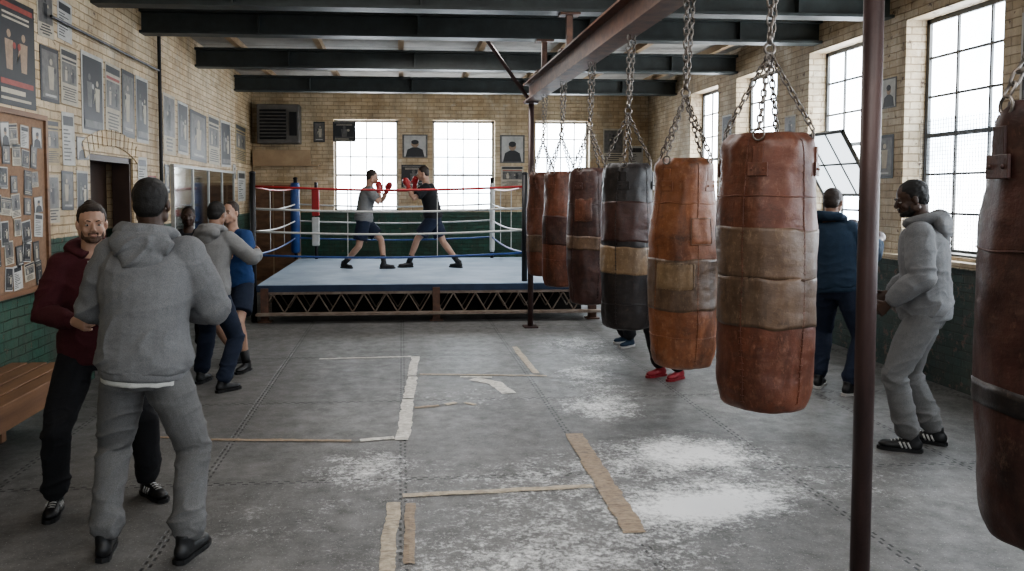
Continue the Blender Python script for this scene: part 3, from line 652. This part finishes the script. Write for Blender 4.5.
def bake():
    dg=bpy.context.evaluated_depsgraph_get();dg.update()
    new=[bpy.data.meshes.new_from_object(q[0].evaluated_get(dg)) for q in PEND]
    nz=noise.noise
    for (ob,fold,seed,fs,hot),me in zip(PEND,new):
        mats=list(ob.data.materials);ob.modifiers.clear();me.materials.clear()
        for q in mats: me.materials.append(q)
        ob.data=me
        if fold:
            S=V((seed*3.1,seed*1.7,0))
            n=len(me.vertices);co=[0.0]*(3*n);no=[0.0]*(3*n);me.vertices.foreach_get('co',co);me.vertex_normals.foreach_get('vector',no)
            for i in range(n):
                x,y,z=co[3*i:3*i+3]
                if hot:
                    w=.22
                    for (hx,hy,hz,hr,hw) in hot:
                        d2=((x-hx)**2+(y-hy)**2+(z-hz)**2)/(hr*hr)
                        if d2<5: w+=hw*math.exp(-d2)
                    wx=.05*nz(V((x*4,y*4,z*4))+S)
                    a=max(0,1-2.4*abs(nz(V(((x+wx)*4+z*3,y*4,(z+wx)*8.5-x*5))+S)));c_=max(0,1-2.8*abs(nz(V((x*8-z*6,y*8,(z+wx)*15+y*5))+S)))
                    d=fold*(w*(a*a*1.6+c_*c_*.45-.35)+.9*nz(V((x*3.5,y*3.5,z*3.5))-S))
                else:
                    d=fold*(.5-2.2*abs(nz(V((x*5+z*3,y*5,z*8-x*4))*fs+S))+.3*nz(V((x*11,y*11,z*15))*fs+S))
                co[3*i]+=no[3*i]*d;co[3*i+1]+=no[3*i+1]*d;co[3*i+2]+=no[3*i+2]*d
            me.vertices.foreach_set('co',co)
        me.polygons.foreach_set('use_smooth',[True]*len(me.polygons));me.update()
XA=V((1,0,0));ZA=V((0,0,1))
def person(label,x,y,face,H=1.8,z0=0,pel=(0,0,.93),lean=(0,.02),twist=0,feet=((-.12,0,0,8),(.12,0,0,-8)),hands=((-.25,.1,.85),(.25,.1,.85)),epole=((-.6,-.8,-.3),(.6,-.8,-.3)),kout=.15,
           hyaw=0,hpitch=0,top='hoodie',topm=T_grey,off=.03,bot='trousers',botm=T_blk,shoem=None,solem=None,sk=SK_L,hair='short',hairm=None,gloves=None,vox=.01,beard=False,fold=.006,seed=1,curl=55,stripes=False,socks=None,bun=False,undershirt=False,beardm=None):
    s=H/1.8;o=V((x,y,z0));xf=Matrix.Rotation(math.radians(face),4,'Z')@Matrix.Scale(s,4)
    near=vox<.01
    shoem=shoem or m_shoe;solem=solem or m_shoe;hairm=hairm or m_hair
    Pv=V(pel);L=.56;lz=math.sqrt(max(.05,L*L-lean[0]**2-lean[1]**2));Nk=Pv+V((lean[0],lean[1],lz))
    S=Matrix.Rotation(math.radians(twist),3,'Z')@XA
    F=ZA.cross(S)
    sec=[(-.16,.10,.085),(-.06,.15,.115),(.04,.162,.12),(.2,.15,.108),(.4,.152,.108),(.6,.168,.116),(.76,.172,.112),(.88,.15,.094),(.96,.10,.075),(1.02,.065,.062)]
    def tors(b,offx,offy,f0,f1,hemk=0):
        P=[];R=[];ref=[]
        for f,rx,ry in sec:
            if f<f0 or f>f1: continue
            P.append(Pv.lerp(Nk,f)+V((0,-.015*math.sin(math.pi*max(0,f)),0)));kk=hemk if f<.3 else 0
            tp=1 if f<.9 else .6
            R.append((rx+offx*tp+kk,ry+offy*tp+kk));ref.append(XA.lerp(S,max(0,min(1,f))))
        b.tube(P,R,24,ref=ref)
    Sh=[Nk+S*(-.16)+V((0,0,-.068)),Nk+S*.16+V((0,0,-.068))]
    E=[];W=[]
    for i in(0,1):
        h=V(hands[i]);e,w=ik(Sh[i],h,.285,.255,epole[i]);E.append(e);W.append(w)
    Hp=[Pv+V((-.085,0,-.03)),Pv+V((.085,0,-.03))];K=[];A=[]
    for i in(0,1):
        f=feet[i];an=V((f[0],f[1],f[2]+.085));fy=math.radians(f[3]);fd=V((-math.sin(fy),math.cos(fy),0))
        kn,an=ik(Hp[i],an,.44,.43,fd+V(((-kout,kout)[i],0,0)));K.append(kn);A.append(an)
    def hp(p,r,w): q=xf@V(p);return (q.x,q.y,q.z,r,w)
    hotT=[hp(E[0],.11,1.1),hp(E[1],.11,1.1),hp(Sh[0]-V((0,0,.1)),.1,.8),hp(Sh[1]-V((0,0,.1)),.1,.8),hp(Pv+V((0,0,.02)),.2,.9),hp(Pv+V((-.15,0,.05)),.12,.6),hp(Pv+V((.15,0,.05)),.12,.6),hp(W[0],.08,.8),hp(W[1],.08,.8)]
    hotB=[hp(K[0],.12,.9),hp(K[1],.12,.9),hp(A[0]+V((0,0,.08)),.11,1.3),hp(A[1]+V((0,0,.08)),.11,1.3),hp(Pv-V((0,0,.12)),.13,.9)]
    Rh=Matrix.Rotation(math.radians(hyaw+twist),3,'Z')@Matrix.Rotation(math.radians(hpitch),3,'X')
    hb=Nk+V((0,0,.068));hc=hb+Rh@V((0,.03,.105))
    # ---- body
    b=MB();tors(b,0,0,-1,2)
    b.tube([Nk-V((0,0,.05)),Nk+V((0,0,.02)),hb.lerp(hc,.2),hc+Rh@V((0,-.03,-.03))],[(.085,.07),(.06,.06),(.056,.06),(.055,.06)],14,ref=S)
    for i in(0,1):
        sg=(-1,1)[i]
        b.tube([Nk+S*sg*.04-V((0,0,.04)),Nk+S*sg*.11-V((0,0,.045)),Sh[i],Sh[i].lerp(E[i],.4),E[i],E[i].lerp(W[i],.3),W[i]],[.05,.055,.058,.05,.039,.042,.026],12)
        b.ell(Sh[i],(.06,.06,.06))
        b.tube([Hp[i]+V((0,0,.05)),Hp[i],Hp[i].lerp(K[i],.35),K[i],K[i].lerp(A[i],.3),K[i].lerp(A[i],.65),A[i],A[i]-V((0,0,.03))],[.07,.092,.082,.056,.057,.045,.036,.036],14)
        fy=math.radians(feet[i][3]);fd=V((-math.sin(fy),math.cos(fy),0))
        b.tube([A[i]-fd*.045-V((0,0,.045)),A[i]-V((0,0,.04)),A[i]+fd*.1-V((0,0,.055)),A[i]+fd*.16-V((0,0,.06))],[.022,.03,.024,.014],10)
        d=(W[i]-E[i]).normalized()
        if not gloves:
            inw=S*(-sg);n=(inw-d*inw.dot(d));n=n.normalized() if n.length>.05 else ZA
            sd=d.cross(n);up=F+ZA*.6
            if sd.dot(up)<0: sd=-sd
            b.tube([W[i]-d*.02,W[i]+d*.025,W[i]+d*.06,W[i]+d*.09],[(.024,.02),(.034,.016),(.04,.015),(.038,.012)],12,ref=sd)
            for q,(u,ln) in enumerate([(-.033,.062),(-.011,.078),(.011,.082),(.033,.072)]):
                p=W[i]+d*.082+sd*u*1.0;ang=0;P=[p-d*.02,p]
                for j,fr in enumerate((.45,.3,.25)):
                    ang+=math.radians(curl*(.7+.25*j)*(1.12-.1*q));dv=d*math.cos(ang)+n*math.sin(ang)+sd*u*1.5;p=p+dv.normalized()*ln*fr;P.append(p)
                b.tube(P,[.009,.0092,.0085,.0078,.0065],8)
            t0=W[i]+d*.03+sd*.03;t1=t0+(d*.6+sd*.7+n*.35).normalized()*.035;t2=t1+(d*.8+sd*.2+n*.6).normalized()*.03
            b.tube([t0-sd*.01,t0,t1,t2],[.012,.012,.010,.008],8)
    def he(c,r,bb=b): bb.ell(hc+Rh@V(c),r,Rh,14,10)
    he((0,-.012,.03),(.074,.094,.086));he((0,.018,-.02),(.061,.07,.09));he((0,.03,-.068),(.048,.052,.04));he((0,.07,-.094),(.02,.017,.017))
    for q in(-1,1):
        he((q*.036,.057,-.032),(.021,.02,.024));he((q*.028,.081,.019),(.022,.010,.0075));he((q*.077,-.008,-.008),(.009,.018,.03));he((q*.011,.1,-.034),(.008,.009,.007));he((q*.06,.0,-.055),(.012,.03,.03))
        he((q*.03,.0765,.0065),(.0145,.010,.0055))
    b.tube([hc+Rh@V((0,.084,.012)),hc+Rh@V((0,.098,-.012)),hc+Rh@V((0,.107,-.03))],[.0065,.0085,.0105],8)
    he((0,.087,-.057),(.022,.009,.006));he((0,.087,-.067),(.019,.009,.006))
    body=b.build('person',sk,o=o,xf=xf,label=label,cat='person');body.location=o
    finish(body,.0052 if near else vox*.85,2)
    def part(b,n,m,par=body,vx=None,sm=3,fo=0,fs=1,lab=None,smooth=True,hot=()):
        ob=b.build(n,m,parent=par,xf=xf,smooth=smooth)
        if vx: finish(ob,vx,sm,fo,seed+len(n),fs,hot)
        if lab: ob['label']=lab
        return ob
    b=MB()
    for q in(-1,1): b.ell(hc+Rh@V((q*.03,.0735,-.003)),(.0125,.0115,.0055),Rh,12,8)
    part(b,'eyes',m_eye)
    b=MB()
    for q in(-1,1): b.ell(hc+Rh@V((q*.03,.0838,-.003)),(.0052,.003,.0050),Rh,10,6)
    part(b,'irises',m_iris)
    b=MB()
    for q in(-1,1): b.tube([hc+Rh@V((q*.013,.090,.018)),hc+Rh@V((q*.03,.0895,.023)),hc+Rh@V((q*.048,.077,.017))],[.0025,.0036,.0018],6)
    part(b,'eyebrows',hairm)
    b=MB();b.ell(hc+Rh@V((0,.0905,-.0565)),(.020,.006,.0035),Rh,10,6);b.ell(hc+Rh@V((0,.0898,-.066)),(.017,.006,.0042),Rh,10,6);part(b,'lips',m_lipD if sk is SK_D else m_lip)
    b=MB();t=.006 if hair=='short' else .014
    he((0,-.024,.042),(.074+t,.088+t,.078+t),b)
    he((0,-.05,.0),(.066+t,.055+t,.07+t),b)
    for q in(-1,1): he((q*.066,-.012,.022),(.012+t*.4,.026,.032),b)
    if bun: he((0,-.105,.1),(.035,.035,.032),b);he((0,.022,.088),(.056,.05,.026),b)
    part(b,'hair',hairm,vx=.007 if near else vox*.8,fo=.0025,fs=5)
    if beard:
        b=MB();he((0,.034,-.080),(.050,.052,.034),b)
        for q in(-1,1): he((q*.05,.018,-.058),(.0125,.028,.034),b);he((q*.024,.088,-.053),(.006,.007,.014),b)
        he((0,.078,-.090),(.024,.015,.017),b);he((0,.0885,-.0475),(.024,.007,.004),b)
        part(b,'beard',beardm or hairm,vx=.0055,fo=.0012,fs=6)
    if top:
        b=MB();tors(b,off,off,-.1,.97,.010)
        for i in(0,1):
            sg=(-1,1)[i];s2=off
            if top in('hoodie','jacket','sweater'):
                P=[Nk+S*sg*.05-V((0,0,.045)),Sh[i],Sh[i].lerp(E[i],.35),Sh[i].lerp(E[i],.75),E[i],E[i].lerp(W[i],.3),E[i].lerp(W[i],.7),E[i].lerp(W[i],.93)]
                b.tube(P,[.055+s2*.6,.06+s2*.75,.053+s2*.9,.046+s2*.9,.042+s2*.85,.043+s2*.85,.036+s2*.85,.028+s2*.6],16);b.ell(Sh[i],(.06+s2*.75,)*3);b.ell(E[i],(.042+s2*.85,)*3)
            elif top=='tee':
                P=[Nk+S*sg*.05-V((0,0,.045)),Sh[i],Sh[i].lerp(E[i],.35),Sh[i].lerp(E[i],.7)]
                b.tube(P,[.06,.066+s2*.6,.06+s2*.9,.058+s2],16)
            else:
                b.ell(Sh[i]-S*sg*.05,(.05,.07,.06))
        cv=.0065 if near else vox*.9
        tp=part(b,{'hoodie':'hoodie','jacket':'jacket','sweater':'sweatshirt','tee':'shirt','tank':'vest'}[top],topm,vx=cv,sm=9 if near else 4,fo=fold,hot=hotT)
        if top in('hoodie','jacket'):
            b=MB();c=Nk+F*-.01+V((0,0,.012))
            def q(a,rr,z): return c+S*math.sin(a)*rr-F*math.cos(a)*rr*1.0+V((0,0,z))
            P=[];R=[]
            for i in range(13):
                a=math.radians(-155+310*i/12);w=math.cos(a/2.0)
                P.append(q(a,.084+.022*w,-.035+.075*w));R.append((.022+.014*w,.03+.022*w))
            b.tube(P,R,12)
            if top=='hoodie':
                Rm=Matrix((S,F,ZA)).transposed()
                b.ell(c-F*.108+V((0,0,-.015)),(.145,.058,.075),Rm)
                b.ell(c-F*.125+V((0,0,-.075)),(.095,.045,.07),Rm)
                b.ell(c-F*.13+V((0,0,-.115)),(.05,.032,.05),Rm)
            hd=part(b,'hood' if top=='hoodie' else 'collar',topm,par=tp,vx=cv,sm=6 if near else 4,fo=fold,hot=[hp(c-F*.1,.2,1.0)])
            if top=='hoodie' and near:
                for sg in(-1,1):
                    b=MB();p0=c+F*.115+S*sg*.03-V((0,0,.05))
                    b.tube([p0,p0+F*.012-V((0,0,.06)),p0+F*.012+S*sg*.006-V((0,0,.15))],.0035,6);part(b,'drawcord',m_cord,par=tp)
        if top in('hoodie','jacket','sweater'):
            b=MB();f0=Pv.lerp(Nk,-.13);f1=Pv.lerp(Nk,-.02)
            b.tube([f0,f0.lerp(f1,.2),f0.lerp(f1,.8),f1],[(.145+off,.11+off),(.152+off,.118+off),(.158+off,.124+off),(.155+off,.12+off)],32,ref=XA)
            part(b,'waistband',topm,par=tp,vx=vox*.8,sm=2,fo=.002,fs=3)
            if undershirt:
                b=MB();f0=Pv.lerp(Nk,-.17);f1=Pv.lerp(Nk,-.1)
                b.tube([f0,f1],[(.150+off*.8,.116+off*.8),(.15+off*.8,.116+off*.8)],32,ref=XA);part(b,'undershirt',T_wht,vx=vox*.8,sm=2,fo=.004,fs=2)
            if near:
                for i in(0,1):
                    b=MB();b.tube([E[i].lerp(W[i],.86),E[i].lerp(W[i],.9),E[i].lerp(W[i],1.0)],[.034+off*.4,.036+off*.4,.033],16);part(b,'cuff',topm,par=tp)
    b=MB();P0=Pv
    b.tube([P0+V((0,0,-.12)),P0+V((0,0,-.05)),P0+V((0,0,.02)),P0+V((0,0,.09))],[(.11,.1),(.168,.132),(.175,.132),(.16,.118)],24,ref=XA)
    for i in(0,1):
        if bot=='trousers':
            H_,Kk,Aa=Hp[i],K[i],A[i]
            b.tube([H_+V((0,0,.03)),H_,H_.lerp(Kk,.3),H_.lerp(Kk,.7),Kk,Kk.lerp(Aa,.3),Kk.lerp(Aa,.65),Kk.lerp(Aa,.85),Kk.lerp(Aa,.93),Kk.lerp(Aa,.98)],[.085,.106,.103,.087,.079,.078,.074,.077,.062,.048],18);b.ell(Kk,(.079,)*3)
        else:
            H_,Kk=Hp[i],K[i]
            b.tube([H_+V((0,0,.03)),H_,H_.lerp(Kk,.3),H_.lerp(Kk,.75)],[.085,.11,.115,.118],18)
    part(b,'trousers' if bot=='trousers' else 'shorts',botm,vx=.0065 if near else vox*.9,sm=9 if near else 4,fo=fold*1.2,hot=hotB)
    for i in(0,1):
        f=feet[i];fy=math.radians(f[3]);Rf=Matrix.Rotation(fy,3,'Z');an=A[i];base=V((an.x,an.y,an.z-.085))
        def T(p): return base+Rf@V(p)
        b=MB()
        b.ell(T((0,-.03,.05)),(.036,.045,.045),Rf);b.ell(T((0,.12,.038)),(.043,.068,.03),Rf)
        b.tube([T((0,-.04,.04)),T((0,.03,.045)),T((0,.08,.042)),T((0,.14,.034))],[(.036,.036),(.037,.042),(.041,.034),(.042,.024)],14,ref=Rf@XA)
        b.tube([T((0,-.008,.05)),T((0,-.005,.1)),T((0,-.005,.125))],[(.038,.05),(.04,.048),(.042,.048)],14,ref=Rf@XA)
        sh=part(b,'shoe',shoem,vx=.007 if near else .011,sm=3 if near else 2)
        b=MB();out=[(.0,-.078),(.03,-.065),(.036,-.03),(.034,.02),(.042,.09),(.044,.13),(.034,.175),(.012,.195),(-.012,.195),(-.034,.175),(-.044,.13),(-.042,.09),(-.034,.02),(-.036,-.03),(-.03,-.065)]
        n=len(out);vs=[T((u,v,0.001)) for u,v in out]+[T((u*1.04,v,.024)) for u,v in out]
        b.add(vs,[tuple(range(n))[::-1],tuple(range(n,2*n))]+[(j,(j+1)%n,n+(j+1)%n,n+j) for j in range(n)])
        part(b,'sole',solem,par=sh,smooth=False)
        if near:
            b=MB()
            for j in range(5): b.tube([T((-.018,.03+j*.02,.088-j*.006)),T((0,.03+j*.02,.094-j*.0065)),T((.018,.03+j*.02,.088-j*.006))],.0035,6)
            part(b,'laces',m_sole if stripes else m_dark,par=sh)
            if stripes:
                for sd in(-1,1):
                    b=MB()
                    for j in range(3): b.tube([T((sd*.036,.0+j*.024,.028)),T((sd*.041,.008+j*.024,.045)),T((sd*.036,.018+j*.024,.068))],[(.006,.004)]*3,6,ref=Rf@V((0,1,0)))
                    part(b,'stripes',m_sole,par=sh)
        if bot=='shorts':
            b=MB();b.tube([an+V((0,0,.01)),an.lerp(K[i],.1),an.lerp(K[i],.32)],[.045,.044,.05],14);part(b,'sock',socks or m_shoe)
    if gloves:
        for i in(0,1):
            sg=(-1,1)[i];d=(W[i]-E[i]).normalized();inw=S*(-sg);n=(inw-d*inw.dot(d)).normalized();sd=d.cross(n)
            if sd.z<0: sd=-sd
            R=Matrix((sd,d,n)).transposed();b=MB();w=W[i]
            b.ell(w+d*.08,(.056,.075,.054),R);b.ell(w+d*.115+n*.02,(.052,.045,.04),R);b.ell(w+d*.06+n*.03+sd*.045,(.024,.045,.024),R)
            b.tube([w-d*.07,w-d*.03,w+d*.04],[.044,.04,.042],14);part(b,'boxing_glove',gloves,vx=.011,sm=3)
    return body
person('man seen from behind in grey hoodie and grey sweatpants',-1.22,3.87,-2,1.84,feet=((-.21,.02,0,14),(.18,-.02,0,-14)),hands=((-.1,.27,1.14),(.1,.27,1.14)),epole=((-1,-.35,-.75),(1,-.35,-.75)),lean=(.03,.03),off=.045,botm=T_pant,topm=T_grey,sk=SK_D,vox=.009,fold=.009,seed=3,undershirt=True)
person('man in maroon hoodie and black trousers facing forward',-1.73,4.62,205,1.73,feet=((-.28,.05,0,20),(.22,.05,0,-15)),hands=((-.1,.26,1.18),(.12,.28,1.12)),epole=((-.3,-.5,-1),(.7,-.5,-.6)),topm=T_mar,botm=T_blk,off=.026,sk=SK_L,hairm=m_hairB,bun=True,beard=True,beardm=m_stub,vox=.009,stripes=True,hpitch=-3,seed=5,pel=(0,0,.915),fold=.008)
person('man seen from behind in grey sweatshirt and navy trousers',-1.70,7.3,-25,1.72,feet=((-.22,.1,0,10),(.2,-.12,0,-20)),hands=((-.2,.4,1.2),(.25,.38,1.25)),lean=(-.02,.10),topm=T_grey2,botm=T_nvy,sk=SK_M,seed=7,pel=(0,-.02,.91),hpitch=-10,vox=.011)
person('boxer in blue shirt and dark shorts with blue gloves',-1.66,8.15,160,1.72,feet=((-.20,.15,0,0),(.10,-.15,0,-30)),hands=((-.2,.36,1.34),(.05,.3,1.4)),epole=((-.5,-.2,-1),(.5,-.2,-1)),lean=(0,.08),top='tee',topm=T_blu,off=.02,bot='shorts',botm=T_nvy,sk=SK_L,gloves=m_glvB,seed=9,pel=(0,-.02,.9),vox=.012,hairm=m_hairB)
person('man in dark sweatshirt watching beside the boxers',-2.32,8.95,190,1.62,topm=T_blk,botm=T_blk,sk=SK_D,top='sweater',seed=11,vox=.012)
person('man in dark navy jacket and navy tracksuit trousers, fists raised',3.83,6.75,-50,1.82,feet=((-.14,.0,0,10),(.16,-.1,0,-25)),hands=((-.1,.38,1.38),(.2,.38,1.3)),epole=((-.6,-.2,-1),(.7,-.2,-1)),lean=(-.08,.05),top='jacket',topm=T_nvy2,botm=T_nvy,sk=SK_M,gloves=m_glvK,seed=13,vox=.011,solem=m_sole,hpitch=-5,hairm=m_hairB)
person('bearded man in grey hoodie and sweatpants looking down',3.55,5.15,55,1.86,feet=((-.12,.06,0,8),(.14,-.08,0,-8)),pel=(0,0,.935),hands=((-.2,.2,.98),(.2,.22,1.0)),epole=((-.6,-1,-.2),(.6,-1,-.2)),lean=(0,.04),hpitch=-16,hyaw=14,topm=T_grey,botm=T_pant,sk=SK_D,beard=True,vox=.009,off=.038,stripes=True,seed=15,fold=.009)
person('boxer in grey shirt and navy shorts in fighting stance',-.62,13.25,-90,1.74,z0=rz,feet=((.12,.34,0,10),(-.05,-.34,0,-40)),pel=(0,0,.84),lean=(0,.1),hands=((-.1,.40,1.34),(.12,.26,1.34)),epole=((-.4,0,-1),(.4,0,-1)),top='tee',topm=T_grey2,bot='shorts',botm=T_nvy,sk=SK_L,gloves=m_glvR,seed=17,vox=.013,hpitch=-12,hairm=m_hairB,socks=m_shoe)
person('boxer in black shirt and navy shorts with red gloves sparring',.52,13.25,90,1.8,z0=rz,feet=((.1,.4,0,10),(-.05,-.42,0,-40)),pel=(0,0,.85),lean=(0,.12),hands=((-.1,.42,1.36),(.12,.3,1.38)),epole=((-.4,0,-1),(.4,0,-1)),top='tee',topm=T_blk,bot='shorts',botm=T_nvy,sk=SK_L,gloves=m_glvR,seed=19,vox=.013,hpitch=-12,hairm=m_hairB,socks=m_shoe)
person('boxer in dark clothes and red shoes behind the heavy bags',2.55,7.35,120,1.66,topm=T_blk,botm=T_blk,top='sweater',sk=SK_M,shoem=m_shoeR,solem=m_shoeR,seed=21,vox=.014,feet=((-.1,0,0,5),(.1,.05,0,-5)))
person('boxer in dark clothes and blue shoes behind the heavy bags',2.6,9.0,120,1.62,topm=T_blk,botm=T_blk,top='sweater',sk=SK_M,shoem=T_nvy2,solem=m_sole,seed=23,vox=.014,feet=((-.12,.08,0,5),(.12,-.08,0,-5)))
bake()
# ------------------------------------------------------------ light, world, camera
w=bpy.data.worlds.new('w');SC.world=w;w.use_nodes=True
bg=w.node_tree.nodes['Background'];bg.inputs[0].default_value=(.9,.95,1,1);bg.inputs[1].default_value=1.3
def area(loc,rot,sx,sy,e,col=(1,.98,.95)):  # area lights added as soft fill for the room
    l=bpy.data.lights.new('ceiling_fill','AREA');l.shape='RECTANGLE';l.size=sx;l.size_y=sy;l.energy=e;l.color=col
    ob=bpy.data.objects.new('ceiling_fill',l);C.objects.link(ob);ob.location=loc;ob.rotation_euler=rot
    ob['label']='soft warm fill light added under ceiling';ob['category']='fill light';return ob
area((1,1.0,3.8),(0,0,0),3,2,85)
area((.5,6.2,3.75),(0,0,0),4,.6,75)
area((.6,10.6,3.7),(0,0,0),2,.5,60)
cam=bpy.data.cameras.new('camera');co=bpy.data.objects.new('camera',cam);C.objects.link(co);SC.camera=co
cam.sensor_width=36;cam.lens=800/1024*36;cam.shift_x=46/1024;cam.shift_y=-52/1024;cam.clip_start=.05
co.location=(0,0,1.75);co.rotation_euler=(math.radians(90-2.9),0,math.radians(-4.6))
SC.view_settings.look='AgX - Medium High Contrast'
SC.view_settings.exposure=.08
